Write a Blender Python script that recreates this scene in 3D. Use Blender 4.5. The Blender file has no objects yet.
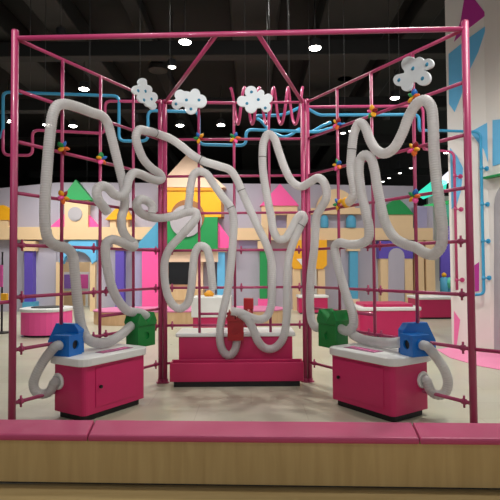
import bpy, bmesh, math, random
from mathutils import Vector, Matrix
random.seed(7)
S = bpy.context.scene
COL = S.collection
PI = math.pi

# ------------------------------------------------------------------ camera
CAM_Z = 1.6
MC = Matrix.Rotation(math.radians(91.95), 4, 'X') @ Matrix.Rotation(math.radians(-0.42), 4, 'Z')
MC = Matrix.Translation((0, 0, CAM_Z)) @ MC
cam_data = bpy.data.cameras.new('camera'); cam_data.sensor_width = 36; cam_data.lens = 36
cam_data.clip_end = 200
cam = bpy.data.objects.new('camera', cam_data); COL.objects.link(cam)
cam.matrix_world = MC
S.camera = cam
O = Vector((0, 0, CAM_Z)); R3 = MC.to_3x3()

def ray(px, py): return R3 @ Vector(((px - 250) / 500, -(py - 250) / 500, -1))
def U(px, py, Y):
    d = ray(px, py); return O + d * (Y / d.y)
def G(px, py, z=0.0):
    d = ray(px, py); return O + d * ((z - CAM_Z) / d.z)
def PL(px, py, p0, n):
    d = ray(px, py); return O + d * ((p0 - O).dot(n) / d.dot(n))

# ------------------------------------------------------------------ materials
def lin(c):
    return tuple(((v / 255) / 12.92 if v / 255 <= .04045 else ((v / 255 + .055) / 1.055) ** 2.4) for v in c)
MATS = {}
def mat(name, rgb, rough=.5, metal=0, var=.06, scale=6, coat=0, emit=0, bump=0, trans=0, transl=0):
    m = bpy.data.materials.new(name); m.use_nodes = True
    nt = m.node_tree; nt.nodes.clear()
    out = nt.nodes.new('ShaderNodeOutputMaterial')
    b = nt.nodes.new('ShaderNodeBsdfPrincipled')
    c = lin(rgb)
    tc = nt.nodes.new('ShaderNodeTexCoord')
    nz = nt.nodes.new('ShaderNodeTexNoise'); nz.inputs['Scale'].default_value = scale; nz.inputs['Detail'].default_value = 5
    nt.links.new(tc.outputs['Object'], nz.inputs['Vector'])
    mx = nt.nodes.new('ShaderNodeMix'); mx.data_type = 'RGBA'
    mx.inputs['A'].default_value = (*[max(0, v * (1 - var)) for v in c], 1)
    mx.inputs['B'].default_value = (*[min(1, v * (1 + var)) for v in c], 1)
    nt.links.new(nz.outputs['Fac'], mx.inputs['Factor'])
    nt.links.new(mx.outputs['Result'], b.inputs['Base Color'])
    b.inputs['Roughness'].default_value = rough; b.inputs['Metallic'].default_value = metal
    b.inputs['Coat Weight'].default_value = coat
    if emit:
        b.inputs['Emission Color'].default_value = (*c, 1); b.inputs['Emission Strength'].default_value = emit
    if bump:
        bp = nt.nodes.new('ShaderNodeBump'); bp.inputs['Strength'].default_value = bump; bp.inputs['Distance'].default_value = .01
        nt.links.new(nz.outputs['Fac'], bp.inputs['Height']); nt.links.new(bp.outputs['Normal'], b.inputs['Normal'])
    sh = b.outputs['BSDF']
    if transl:
        t = nt.nodes.new('ShaderNodeBsdfTranslucent'); nt.links.new(mx.outputs['Result'], t.inputs['Color'])
        k = nt.nodes.new('ShaderNodeMixShader'); k.inputs[0].default_value = transl
        nt.links.new(sh, k.inputs[1]); nt.links.new(t.outputs[0], k.inputs[2]); sh = k.outputs[0]
    if trans:
        t = nt.nodes.new('ShaderNodeBsdfTransparent')
        k = nt.nodes.new('ShaderNodeMixShader'); k.inputs[0].default_value = trans
        nt.links.new(sh, k.inputs[1]); nt.links.new(t.outputs[0], k.inputs[2]); sh = k.outputs[0]
    nt.links.new(sh, out.inputs['Surface'])
    MATS[name] = m; return m

def wood(name, a, b_, rough, scale=(14, 14, 1.2)):
    m = bpy.data.materials.new(name); m.use_nodes = True; nt = m.node_tree
    b = nt.nodes['Principled BSDF']
    tc = nt.nodes.new('ShaderNodeTexCoord'); mp = nt.nodes.new('ShaderNodeMapping'); mp.inputs['Scale'].default_value = scale
    nz = nt.nodes.new('ShaderNodeTexNoise'); nz.inputs['Scale'].default_value = 1.6; nz.inputs['Detail'].default_value = 6; nz.inputs['Distortion'].default_value = .4
    rp = nt.nodes.new('ShaderNodeValToRGB'); rp.color_ramp.elements[0].position = .3; rp.color_ramp.elements[1].position = .72
    rp.color_ramp.elements[0].color = (*lin(a), 1); rp.color_ramp.elements[1].color = (*lin(b_), 1)
    nt.links.new(tc.outputs['Object'], mp.inputs[0]); nt.links.new(mp.outputs[0], nz.inputs['Vector'])
    nt.links.new(nz.outputs['Fac'], rp.inputs[0]); nt.links.new(rp.outputs[0], b.inputs['Base Color'])
    b.inputs['Roughness'].default_value = rough
    MATS[name] = m; return m

def tiles(name, a, b_, grout, size, rough, mort=.004):
    m = bpy.data.materials.new(name); m.use_nodes = True; nt = m.node_tree
    b = nt.nodes['Principled BSDF']
    tc = nt.nodes.new('ShaderNodeTexCoord')
    br = nt.nodes.new('ShaderNodeTexBrick'); br.offset = .5
    br.inputs['Color1'].default_value = (*lin(a), 1); br.inputs['Color2'].default_value = (*lin(b_), 1); br.inputs['Mortar'].default_value = (*lin(grout), 1)
    br.inputs['Scale'].default_value = 1; br.inputs['Mortar Size'].default_value = mort
    br.inputs['Brick Width'].default_value = size[0]; br.inputs['Row Height'].default_value = size[1]
    nz = nt.nodes.new('ShaderNodeTexNoise'); nz.inputs['Scale'].default_value = 1.3; nz.inputs['Detail'].default_value = 6
    mx = nt.nodes.new('ShaderNodeMix'); mx.data_type = 'RGBA'; mx.blend_type = 'MULTIPLY'; mx.inputs['Factor'].default_value = .15
    nt.links.new(tc.outputs['Object'], br.inputs['Vector']); nt.links.new(tc.outputs['Object'], nz.inputs['Vector'])
    nt.links.new(br.outputs['Color'], mx.inputs['A']); nt.links.new(nz.outputs['Color'], mx.inputs['B'])
    rp = nt.nodes.new('ShaderNodeMath'); rp.operation = 'MULTIPLY_ADD'; rp.inputs[1].default_value = .25; rp.inputs[2].default_value = rough - .1
    nt.links.new(nz.outputs['Fac'], rp.inputs[0]); nt.links.new(rp.outputs[0], b.inputs['Roughness'])
    nt.links.new(mx.outputs['Result'], b.inputs['Base Color'])
    MATS[name] = m; return m

mat('frame_pink', (170, 56, 100), .38, coat=.2)
mat('pink', (196, 32, 92), .42)
mat('cabinet_pink', (200, 34, 98), .4)
mat('cushion', (182, 66, 108), .5, var=.08, bump=.1)
mat('cushion_lip', (176, 40, 88), .5)
mat('hot_pink', (255, 90, 165), .5)
mat('soft_pink', (240, 120, 175), .5)
mat('white', (226, 226, 224), .35)
mat('cloud_white', (222, 229, 232), .6)
mat('dot_blue', (40, 130, 165), .5)
mat('plinth', (26, 27, 30), .6)
mat('black', (14, 14, 15), .4)
mat('knob', (10, 10, 10), .3)
mat('hose', (222, 221, 220), .42, transl=.42, trans=.14, var=.05, scale=20)
mat('strap', (112, 108, 106), .6)
mat('blue', (0, 106, 192), .36, coat=.15)
mat('green', (6, 122, 52), .36, coat=.15)
mat('red', (146, 10, 22), .36, coat=.15)
mat('pipe_blue', (60, 160, 205), .35)
mat('pipe_pink', (196, 70, 120), .35)
mat('wire', (70, 70, 70), .4, metal=.6)
mat('yellow', (240, 172, 22), .5)
mat('deep_yellow', (222, 150, 20), .5)
mat('orange', (236, 110, 36), .45)
mat('lavender', (176, 170, 184), .6, var=.03, scale=2)
mat('lavender_deep', (160, 155, 190), .6)
mat('cream', (226, 194, 152), .6, var=.03)
mat('peach', (232, 200, 172), .6)
mat('purple', (94, 74, 176), .55)
mat('magenta', (186, 50, 150), .55)
mat('sky', (104, 186, 232), .55)
mat('teal', (80, 160, 196), .55)
mat('leaf_green', (26, 146, 76), .5)
mat('mint', (90, 200, 170), .5)
mat('grey', (170, 165, 170), .55)
mat('brown', (150, 100, 60), .6)
mat('wall_white', (232, 226, 220), .55, var=.02, scale=1.2)
mat('ceiling_dark', (9, 10, 9), .85, var=.3, scale=1.5)
mat('duct', (27, 27, 25), .7, var=.2, scale=2)
mat('duct_dark', (15, 16, 15), .75, var=.2)
mat('lamp_glow', (255, 250, 238), .5, emit=28)
mat('lamp_dim', (255, 250, 240), .5, emit=5)
mat('teal_glow', (60, 225, 190), .5, emit=1.0)
mat('white_glow', (240, 240, 255), .5, emit=1.2)
mat('screen', (10, 12, 14), .2)
mat('floor_pink', (244, 140, 184), .45)
mat('mauve', (150, 76, 116), .5)
mat('mat_pink', (206, 116, 158), .55)
mat('poster_pink', (226, 90, 170), .4)
mat('poster_violet', (150, 110, 200), .4)
wood('bench_wood', (176, 148, 96), (192, 164, 112), .5, (10, 10, .7))
wood('ply', (206, 168, 124), (222, 188, 146), .55, (5, 5, 1))
wood('front_floor_wood', (178, 152, 104), (192, 168, 120), .42, (1, 16, 16))
tiles('floor_tile', (196, 192, 172), (190, 186, 166), (174, 169, 148), (1.2, .6), .3)

# ------------------------------------------------------------------ helpers
WM = {}                                     # world matrices of the empties
def kids_matrix(p): return WM.get(p.name, Matrix.Identity(4))
def obj(name, bm, m, parent=None, smooth=False, kind=None):
    if parent is not None:
        M = kids_matrix(parent); bm.transform(M.inverted())
        loc = None
    else:
        lo = [min(v.co[i] for v in bm.verts) for i in range(3)]; hi = [max(v.co[i] for v in bm.verts) for i in range(3)]
        loc = Vector(((lo[0] + hi[0]) / 2, (lo[1] + hi[1]) / 2, lo[2]))
        bm.transform(Matrix.Translation(-loc))
    bmesh.ops.recalc_face_normals(bm, faces=bm.faces[:])
    me = bpy.data.meshes.new(name); bm.to_mesh(me); bm.free()
    if isinstance(m, (list, tuple)):
        for x in m: me.materials.append(MATS[x])
    else: me.materials.append(MATS[m])
    if smooth:
        for p in me.polygons: p.use_smooth = True
    o = bpy.data.objects.new(name, me); COL.objects.link(o)
    if parent is not None:
        o.parent = parent
        WM[o.name] = kids_matrix(parent)
    else:
        o.location = loc; WM[o.name] = Matrix.Translation(loc)
    if kind: o['kind'] = kind
    return o
def tag(o, label, cat, group=None, kind=None):
    o['label'] = label; o['category'] = cat
    if group: o['group'] = group
    if kind: o['kind'] = kind
    return o
def thing(name, label, cat, loc=(0, 0, 0), rz=0, group=None):
    o = bpy.data.objects.new(name, None); COL.objects.link(o)
    o.location = loc; o.rotation_euler = (0, 0, rz); o.empty_display_size = .1
    WM[o.name] = Matrix.Translation(loc) @ Matrix.Rotation(rz, 4, 'Z')
    return tag(o, label, cat, group)
def B(): return bmesh.new()
def box(bm, lo, hi, bev=0, M=None, seg=2):
    t = bmesh.new(); bmesh.ops.create_cube(t, size=1)
    s = [hi[i] - lo[i] for i in range(3)]; c = [(hi[i] + lo[i]) / 2 for i in range(3)]
    t.transform(Matrix.Translation(c) @ Matrix.Diagonal((*s, 1)))
    if bev: bmesh.ops.bevel(t, geom=t.edges[:], offset=bev, segments=seg, affect='EDGES', profile=.5)
    if M is not None: t.transform(M)
    merge(bm, t); return bm
def merge(bm, t):
    me = bpy.data.meshes.new('tmp'); t.to_mesh(me); t.free(); bm.from_mesh(me); bpy.data.meshes.remove(me)
def prism(bm, pts, vec, bev=0, mi=0):
    """closed polygon (3D points) pushed along vec"""
    t = bmesh.new()
    a = [t.verts.new(p) for p in pts]; b = [t.verts.new(Vector(p) + vec) for p in pts]
    n = len(pts)
    t.faces.new(a); t.faces.new(b[::-1])
    for i in range(n): t.faces.new((a[i], b[i], b[(i + 1) % n], a[(i + 1) % n]))
    bmesh.ops.recalc_face_normals(t, faces=t.faces[:])
    if bev:
        es = [e for e in t.edges if abs((e.verts[0].co - e.verts[1].co).normalized().dot(vec.normalized())) < .9]
        bmesh.ops.bevel(t, geom=es, offset=bev, segments=2, affect='EDGES', profile=.5)
    for f in t.faces: f.material_index = mi
    merge(bm, t); return bm
def tube(bm, pts, r, n=12, cap=True):
    """tube through 3D points with parallel-transport frames; r number or list"""
    pts = [Vector(p) for p in pts]; N = len(pts)
    T = [(pts[min(i + 1, N - 1)] - pts[max(i - 1, 0)]).normalized() for i in range(N)]
    a = Vector((0, 0, 1)) if abs(T[0].z) < .9 else Vector((1, 0, 0))
    u = T[0].cross(a).normalized(); rings = []
    for i in range(N):
        u = (u - T[i] * u.dot(T[i])).normalized(); v = T[i].cross(u)
        rr = r[i] if isinstance(r, (list, tuple)) else r
        rings.append([bm.verts.new(pts[i] + (u * math.cos(2 * PI * k / n) + v * math.sin(2 * PI * k / n)) * rr) for k in range(n)])
    for i in range(N - 1):
        for k in range(n):
            f = bm.faces.new((rings[i][k], rings[i][(k + 1) % n], rings[i + 1][(k + 1) % n], rings[i + 1][k])); f.smooth = True
    if cap: bm.faces.new(rings[0][::-1]); bm.faces.new(rings[-1])
    return bm
def lathe(bm, prof, M=None, n=24):
    """profile of (r, z)"""
    t = bmesh.new(); rings = []
    for r, z in prof:
        rings.append([t.verts.new((r * math.cos(2 * PI * k / n), r * math.sin(2 * PI * k / n), z)) for k in range(n)])
    for i in range(len(rings) - 1):
        for k in range(n):
            t.faces.new((rings[i][k], rings[i][(k + 1) % n], rings[i + 1][(k + 1) % n], rings[i + 1][k]))
    t.faces.new(rings[0][::-1]); t.faces.new(rings[-1])
    if M is not None: t.transform(M)
    merge(bm, t); return bm
def catmull(P, step):
    P = [Vector(p) for p in P]
    Q = [P[0] * 2 - P[1]] + P + [P[-1] * 2 - P[-2]]
    dense = []
    for i in range(1, len(Q) - 2):
        p0, p1, p2, p3 = Q[i - 1:i + 3]
        d1 = max((p1 - p0).length, 1e-5) ** .5; d2 = max((p2 - p1).length, 1e-5) ** .5; d3 = max((p3 - p2).length, 1e-5) ** .5
        m1 = (p2 - p1) + d2 * ((p1 - p0) / d1 - (p2 - p0) / (d1 + d2)); m2 = (p2 - p1) + d2 * ((p3 - p2) / d3 - (p3 - p1) / (d2 + d3))
        m1 *= 1; m2 *= 1
        for k in range(24):
            t = k / 24
            dense.append(p1 * (2 * t**3 - 3 * t**2 + 1) + m1 * (t**3 - 2 * t**2 + t) + p2 * (-2 * t**3 + 3 * t**2) + m2 * (t**3 - t**2))
    dense.append(P[-1])
    out = [dense[0]]; acc = 0
    for i in range(1, len(dense)):
        seg = (dense[i] - dense[i - 1]); L = seg.length
        while acc + L >= step and L > 1e-9:
            f = (step - acc) / L; p = dense[i - 1] + (dense[i] - dense[i - 1]) * f
            out.append(p); dense[i - 1] = p; L = (dense[i] - p).length; acc = 0
        acc += L
    return out
def fillet(P, rad, n=5):
    P = [Vector(p) for p in P]; out = [P[0]]
    for i in range(1, len(P) - 1):
        a, b, c = P[i - 1:i + 2]; u = (a - b); v = (c - b); r = min(rad, u.length * .45, v.length * .45)
        p, q = b + u.normalized() * r, b + v.normalized() * r
        for k in range(n + 1):
            t = k / n; out.append(p * (1 - t)**2 + b * 2 * t * (1 - t) + q * t * t)
    out.append(P[-1]); return out

# ------------------------------------------------------------------ the room shell
H_CEIL = 7.6
b = B(); box(b, (-16, 3.78, -.1), (22, 44, 0)); obj('floor', b, 'floor_tile', kind='structure')
b = B(); box(b, (-16, -6, -.1), (22, 3.78, 0)); obj('floor_front', b, 'front_floor_wood', kind='structure')
b = B(); box(b, (-16, -6, H_CEIL), (22, 44, H_CEIL + .2)); obj('ceiling', b, 'ceiling_dark', kind='structure')
b = B(); box(b, (-16, 44, 0), (22, 44.2, H_CEIL)); obj('wall_rear', b, 'ceiling_dark', kind='structure')
b = B(); box(b, (-16.2, -6, 0), (-16, 44.2, H_CEIL)); obj('wall_left', b, 'ceiling_dark', kind='structure')

# right-hand white wall, two bays with a slight fold, cut upper corner
WA = G(452, 346.5); WB = G(491.5, 350); WC = G(516, 354.5)
def wall_frame(a, c):
    u = (c - a); u.z = 0; u.normalize(); n = Vector((u.y, -u.x, 0))
    if n.y > 0: n = -n
    return u, n
uR, nR = wall_frame(WA, WB)
def RW(px, py, off=0): return PL(px, py, WA + nR * off, nR)
L1 = (WB - WA).length
b = B()
prism(b, [WA, WB, WB + Vector((0, 0, H_CEIL)), WA + uR * .25 + Vector((0, 0, H_CEIL)), WA + Vector((0, 0, 6.95))], -nR * .35)
wall_right = obj('wall_right', b, 'wall_white', kind='structure')
uS, nS = wall_frame(WB, WC)
def RS(px, py, off=0): return PL(px, py, WB + nS * off, nS)
WE = WB + uS * 4.0
b = B(); prism(b, [WB, WE, WE + Vector((0, 0, H_CEIL)), WB + Vector((0, 0, H_CEIL))], -nS * .35)
wall_right2 = obj('wall_right_side', b, 'wall_white', kind='structure')
def paint(name, pts, m, f=RW, par=None, n=None):
    b = B(); nn = n or nR
    prism(b, [f(x, y, .012) for x, y in pts], -nn * .02); return obj(name, b, m, par or wall_right)
paint('painted_kite', [(466, -12), (486.5, 14.5), (467.5, 29), (454, 41.5), (460.5, 21)], 'magenta')
paint('painted_shard', [(448.5, 54), (467, 39), (487, 25), (478, 52), (468, 73), (461, 96), (454.5, 112), (449, 104)], 'sky')
paint('painted_triangle', [(470, 132), (491, 120.5), (491, 172), (484, 150)], 'sky')
paint('painted_band', [(492.5, 120), (520, 118), (520, 158), (492.5, 166)], 'sky', RS, wall_right2, nS)
paint('painted_leaf', [(450, 148), (457, 156), (463, 168), (461, 190), (456.5, 205), (451.5, 209)], 'sky')
paint('painted_square', [(473.5, 266), (479, 262), (479, 291), (473, 292)], 'magenta')
paint('painted_shard', [(454, 311), (460, 320), (456.5, 346), (454, 345)], 'soft_pink')
paint('painted_shard', [(500, 318), (498, 335), (496, 344), (506, 344)], 'soft_pink', RS, wall_right2, nS)
arch = [(494, 352)] + [(494 + 14 - 14 * math.cos(t * PI / 10), 205 - 22 * math.sin(t * PI / 10)) for t in range(0, 11)] + [(522, 360)]
paint('arched_recess', arch, 'grey', RS, wall_right2, nS)
b = B(); p = RS(495, 178); box(b, (-.18, -.12, 0), (.3, .02, .04), .008, Matrix.Translation(p + nS * .02) @ Matrix.Rotation(math.atan2(uS.y, uS.x), 4, 'Z'))
tag(obj('wall_shelf', b, 'leaf_green'), 'small green shelf fixed high on the white right-hand wall', 'shelf')
# pink mat on the floor before the wall
b = B(); mp = [G(437, 350), G(452, 347.5), G(491.5, 351), G(520, 356.5), G(520, 378), G(500, 370), G(478, 366), G(450, 358)]
prism(b, [p + Vector((0, 0, .002)) for p in mp], Vector((0, 0, .008)))
tag(obj('floor_mat', b, 'floor_pink'), 'pink floor mat along the foot of the white right-hand wall', 'mat')

# ------------------------------------------------------------------ far facade of building blocks
YB = 18.8
def FP(pts, Y): return [U(x, y, Y) for x, y in pts]
def slab(b, pts, Y, t): return prism(b, FP(pts, Y), Vector((0, t, 0)), 0)
def rect(x0, y0, x1, y1): return [(x0, y0), (x1, y0), (x1, y1), (x0, y1)]
def disc(cx, cy, r, n=28, a0=0, a1=2 * PI):
    return [(cx + r * math.cos(a0 + (a1 - a0) * k / n), cy + r * math.sin(a0 + (a1 - a0) * k / n)) for k in range(n if a1 - a0 > 6.28 else n + 1)]
b = B()
def zfloor(px, Y): return U(px, 300, Y).x
def wpiece(b, x0, x1, top_l, top_r, bot=None):
    P = FP([(x0, top_l), (x1, top_r)], YB)
    if bot is None: q = [Vector((P[1].x, YB, 0)), Vector((P[0].x, YB, 0))]
    else: q = FP([(x1, bot), (x0, bot)], YB)
    prism(b, P + q, Vector((0, .25, 0)))
wpiece(b, -70, 57, 195, 182.5); wpiece(b, 57, 90, 182.5, 182.5, 262); wpiece(b, 90, 301, 182.5, 184); wpiece(b, 301, 318, 184, 184.5, 268); wpiece(b, 318, 414, 184.5, 186); wpiece(b, 414, 433, 206, 206)
obj('wall_back', b, 'lavender', kind='structure')
def dec(name, pts, m, label, cat, Y=YB - .22, t=.22, group=None):
    b = B(); slab(b, pts, Y, t); return tag(obj(name, b, m), label, cat, group)
def part(name, pts, m, par, Y, t):
    b = B(); slab(b, pts, Y, t); return obj(name, b, m, par)
def at_base(px, py, Y): return U(px, py, Y)

# cream ledges
dec('ledge', rect(-60, 227, 163, 239.5), 'cream', 'long cream ledge across the far lavender wall, left of the tall peaked block', 'ledge', YB - .3, .3)
dec('ledge', rect(236, 228, 433, 240), 'cream', 'long cream ledge across the far lavender wall, right of the tall peaked block', 'ledge', YB - .3, .3)
dec('ledge', rect(311, 208, 363, 214), 'cream', 'short cream shelf under the cream half-round block on far wall', 'ledge', YB - .3, .3)
# left yellow block
h = thing('roof_block', 'yellow peaked block on a cream stub at the left end of the far wall', 'block', at_base(3, 227, YB - .2))
part('roof', [(-8, 220), (-8, 207), (3, 205), (10, 209), (10, 220)], 'yellow', h, YB - .25, .25)
part('stub', rect(-6, 220, 8, 227), 'cream', h, YB - .22, .22)
# green-roofed house
h = thing('house_block', 'cream house block with round window and green triangular roof on far wall', 'block', at_base(76, 227, YB - .2))
part('wall', rect(64.5, 200, 88, 227), 'cream', h, YB - .3, .3)
part('roof', [(60, 200), (75.5, 179.5), (92, 200)], 'leaf_green', h, YB - .36, .36)
w = part('round_window', disc(75, 214, 7.2), 'grey', h, YB - .32, .05)
part('pane', disc(76, 214.5, 5.6), 'grey', w, YB - .335, .02)
part('buttress', [(50, 227), (64.5, 214), (64.5, 227)], 'hot_pink', h, YB - .2, .2)
part('buttress', [(88, 214), (88, 227), (99, 227)], 'hot_pink', h, YB - .2, .2)
# yellow roofed stub
h = thing('roof_block', 'yellow sloping roof block on two cream stubs between green and peach roofs', 'block', at_base(119, 227, YB - .2))
part('roof', [(105, 219.5), (117, 207), (125, 207), (133, 219.5)], 'yellow', h, YB - .34, .34)
part('stub', rect(110, 219.5, 116, 227), 'cream', h, YB - .26, .26); part('stub', rect(121, 219.5, 128, 227), 'cream', h, YB - .26, .26)
dec('triangle_block', [(134, 248), (159, 220), (159, 248)], 'teal', 'sky blue triangle block left of the green arch on far wall', 'block', YB - .42, .4)
# light blue arch over the passage
h = thing('arch_block', 'light blue arch over the passage with posters on far wall', 'arch', at_base(74, 309, YB - .2))
part('lintel', [(59, 262), (61, 252), (65, 245), (71, 240), (96, 240), (96, 260), (92, 264), (90, 258), (85, 253), (78, 251), (70, 253), (65, 257), (62.5, 264)], 'sky', h, YB - .25, .25)
for jx0, jx1 in ((56, 62), (90, 95)):
    P = FP([(jx0, 262), (jx1, 262)], YB - .2); b = B(); prism(b, P + [Vector((P[1].x, P[1].y, 0)), Vector((P[0].x, P[0].y, 0))], Vector((0, .2, 0))); obj('leg', b, 'cream', h)
# passage behind the arch
b = B(); slab(b, rect(45, 235, 112, 312), 21.5, .2); obj('wall_passage', b, 'cream', kind='structure')
h = thing('poster_stand', 'white stand with pink and violet posters seen through the blue arch', 'stand', Vector((U(73, 300, 20.6).x, 20.6, 0)))
part('board', rect(57.5, 272, 89, 291), 'white', h, 20.6, .08)
part('poster', rect(62, 274.5, 74, 288.5), 'poster_violet', h, 20.58, .03); part('poster', rect(76, 274.5, 88, 288.5), 'poster_pink', h, 20.58, .03)
for x in (59, 87):
    q = U(x, 291, 20.64); b = B(); box(b, (q.x - .05, q.y - .04, 0), (q.x + .05, q.y + .04, q.z)); obj('leg', b, 'white', h)
# slim columns
def column(px, w, ytop, ybot, m, mb, label, cap='cream', yb2=None):
    h = thing('column', label, 'column', Vector((U(px, 300, YB - .2).x, YB - .2, 0)), group='slim columns on the far wall')
    part('shaft', rect(px - w / 2, ytop, px + w / 2, ybot), m, h, YB - .3, .29)
    part('capital', rect(px - w * .78, ytop - 10, px + w * .78, ytop), cap, h, YB - .34, .33)
    P = FP([(px - w * .72, ybot), (px + w * .72, ybot)], YB - .38); b = B()
    prism(b, P + [Vector((P[1].x, YB - .38, 0.0)), Vector((P[0].x, YB - .38, 0.0))], Vector((0, .37, 0))); obj('base', b, mb, h)
column(28.5, 8.5, 251, 302, 'purple', 'teal', 'slim purple column left of the blue arch on far wall')
column(119.5, 8.5, 250, 309, 'purple', 'teal', 'slim purple column between the blue arch and pink panel')
column(263.5, 7.5, 251, 299, 'leaf_green', 'hot_pink', 'slim green column with pink base on far wall')
column(354, 8, 251, 299, 'teal', 'peach', 'slim blue column with peach base right of the yellow arch')
dec('pilaster', rect(135, 248, 142, 312), 'lavender_deep', 'lavender pilaster beside the bright pink panel', 'pilaster', YB - .3, .3)
dec('wall_panel', rect(142, 248, 161, 312), 'hot_pink', 'tall bright pink panel left of the black screen', 'panel', YB - .4, .4)
# tall central block with peach gable
h = thing('gable_block', 'tall yellow and green block with peach gable in middle of far wall', 'block', at_base(190, 250, YB - .4))
part('gable', [(157, 187), (187.5, 153.5), (226, 187.5)], 'peach', h, YB - .62, .62)
part('yellow_wall', rect(160, 190.5, 221, 217), 'yellow', h, YB - .55, .55)
part('lintel', rect(159, 187, 222, 190.5), 'deep_yellow', h, YB - .6, .6)
part('side_wall', rect(221, 190.5, 223.5, 217), 'brown', h, YB - .5, .5)
part('green_wall', rect(160, 217, 217.5, 250), 'leaf_green', h, YB - .55, .55)
w = part('round_recess', disc(187.5, 216.5, 17), 'brown', h, YB - .57, .1)
part('disc', disc(186, 221, 16), 'grey', w, YB - .6, .1)
dec('triangle_block', [(218, 222), (237, 248), (218, 248)], 'hot_pink', 'pink triangle block right of the green arch on far wall', 'block', YB - .42, .4)
h = thing('screen_niche', 'peach niche framing a black screen under the green block', 'niche', Vector((U(190, 312, YB - .3).x, YB - .3, 0)))
part('frame', rect(163, 250, 218, 262), 'peach', h, YB - .4, .4)
part('back_panel', rect(163, 262, 203, 292), 'peach', h, YB - .2, .2)
part('screen', rect(168.5, 261.5, 192.5, 284.5), 'screen', h, YB - .28, .1)
part('ledge', rect(163, 290, 203, 300), 'ply', h, YB - .8, .8)
part('base_panel', rect(163, 300, 203, 312), 'peach', h, YB - .7, .7)
column(212, 6, 258, 300, 'grey', 'grey', 'slim grey column right of the black screen', 'peach')
column(221, 7.5, 252, 300, 'sky', 'teal', 'slim light blue column right of the black screen')
# pink roof house
h = thing('house_block', 'cream house block with square window and pink triangular roof on far wall', 'block', at_base(280, 228, YB - .2))
b = B()
for q in (rect(261.5, 205, 275.5, 228), rect(287, 205, 297.5, 228), rect(275.5, 205, 287, 214.5)): slab(b, q, YB - .32, .32)
obj('wall', b, 'cream', h)
part('roof', [(260, 205.5), (280, 183.5), (299, 205.5)], 'hot_pink', h, YB - .38, .38)
part('window_back', rect(275.5, 214.5, 287, 228), 'lavender_deep', h, YB - .05, .05)
dec('wall_panel', rect(239, 240, 260, 248), 'lavender_deep', 'mauve panel below the cream ledge, right of the pink triangle', 'panel', YB - .1, .1)
# yellow arch right of the middle
h = thing('arch_block', 'yellow arch block on cream legs right of the green column', 'arch', Vector((U(309, 310, YB - .3).x, YB - .3, 0)))
part('lintel', [(292, 240), (327, 240), (327, 265), (323, 269), (294, 269), (292, 266)], 'yellow', h, YB - .45, .45)
for x0, x1 in ((293, 300.5), (318, 325)):
    P = FP([(x0, 269), (x1, 269)], YB - .4); b = B(); prism(b, P + [Vector((P[1].x, P[1].y, 0)), Vector((P[0].x, P[0].y, 0))], Vector((0, .4, 0))); obj('leg', b, 'cream', h)
part('arrow', [(296.5, 259), (304, 258.5), (302.5, 266)], 'white', h, YB - .47, .03)
b = B(); slab(b, rect(285, 240, 340, 312), 22, .2); obj('wall_passage_right', b, 'wall_white', kind='structure')
# half dome and blue bottles
h = thing('dome_block', 'cream half-round block standing on short shelf on far wall', 'block', at_base(336, 208, YB - .2))
part('dome', disc(336, 208, 19, 24, PI, 2 * PI), 'cream', h, YB - .3, .3)
def capsule(px, w, y0, y1, label):
    q0, q1 = U(px, y1, YB - .2), U(px, y0, YB - .2); r = w / 2 * YB / 500; b = B()
    H = q1.z - q0.z
    lathe(b, [(r * .9, 0), (r, .05), (r, H - r), (r * .85, H - r * .5), (r * .5, H - r * .1), (.01, H)], Matrix.Translation(q0), 20)
    tag(obj('peg_block', b, 'teal', smooth=True), label, 'block', 'blue round-topped pegs on the cream ledge')
capsule(324.5, 8, 215, 228, 'blue round-topped peg on cream ledge, nearer the pink-roofed house')
capsule(351, 10, 215, 228, 'blue round-topped peg on cream ledge, nearer the green block')
# right green block and purple arch
h = thing('roof_block', 'green sloping block on a cream box at right of the far wall', 'block', at_base(399, 228, YB - .2))
part('roof', [(384, 214.5), (386, 206), (392, 201), (399, 199), (406, 205), (414, 214.5)], 'leaf_green', h, YB - .34, .34)
part('box', rect(385, 214.5, 413, 228), 'cream', h, YB - .3, .3)
dec('pilaster', rect(414, 207, 427, 228), 'lavender_deep', 'lavender block beside green roof block at right of far wall', 'block', YB - .2, .2)
h = thing('arch_block', 'purple arch block on cream legs at right of the far wall', 'arch', Vector((U(396, 310, YB - .3).x, YB - .3, 0)))
ap = [(379, 262), (379, 241), (413, 241), (413, 259), (404.5, 259)] + [(396.5 + 8 * math.cos(a * PI / 8), 259 - 8 * math.sin(a * PI / 8)) for a in range(1, 8)] + [(388.5, 259)]
part('lintel', [(379, 241), (413, 241), (413, 258.5), (379, 258.5)], 'purple', h, YB - .42, .42)
part('arch_infill', [(388.5, 309), (388.5, 256)] + [(396.5 - 8 * math.cos(a * PI / 8), 256 - 8 * math.sin(a * PI / 8)) for a in range(1, 8)] + [(404.5, 256), (404.5, 309)], 'lavender', h, YB - .44, .3)
for x0, x1 in ((380.5, 388.5), (404.5, 412.5)):
    P = FP([(x0, 258.5), (x1, 258.5)], YB - .4); b = B(); prism(b, P + [Vector((P[1].x, P[1].y, 0)), Vector((P[0].x, P[0].y, 0))], Vector((0, .4, 0))); obj('leg', b, 'cream', h)
for px, l in ((419, 'cream pilaster right of the purple arch, the nearer of two'), (430, 'cream pilaster at the right end of the far wall')):
    P = FP([(px - 4.5, 240), (px + 4.5, 240)], YB - .25); b = B(); prism(b, P + [Vector((P[1].x, P[1].y, 0)), Vector((P[0].x, P[0].y, 0))], Vector((0, .25, 0)))
    tag(obj('pilaster', b, 'cream'), l, 'pilaster')
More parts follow.
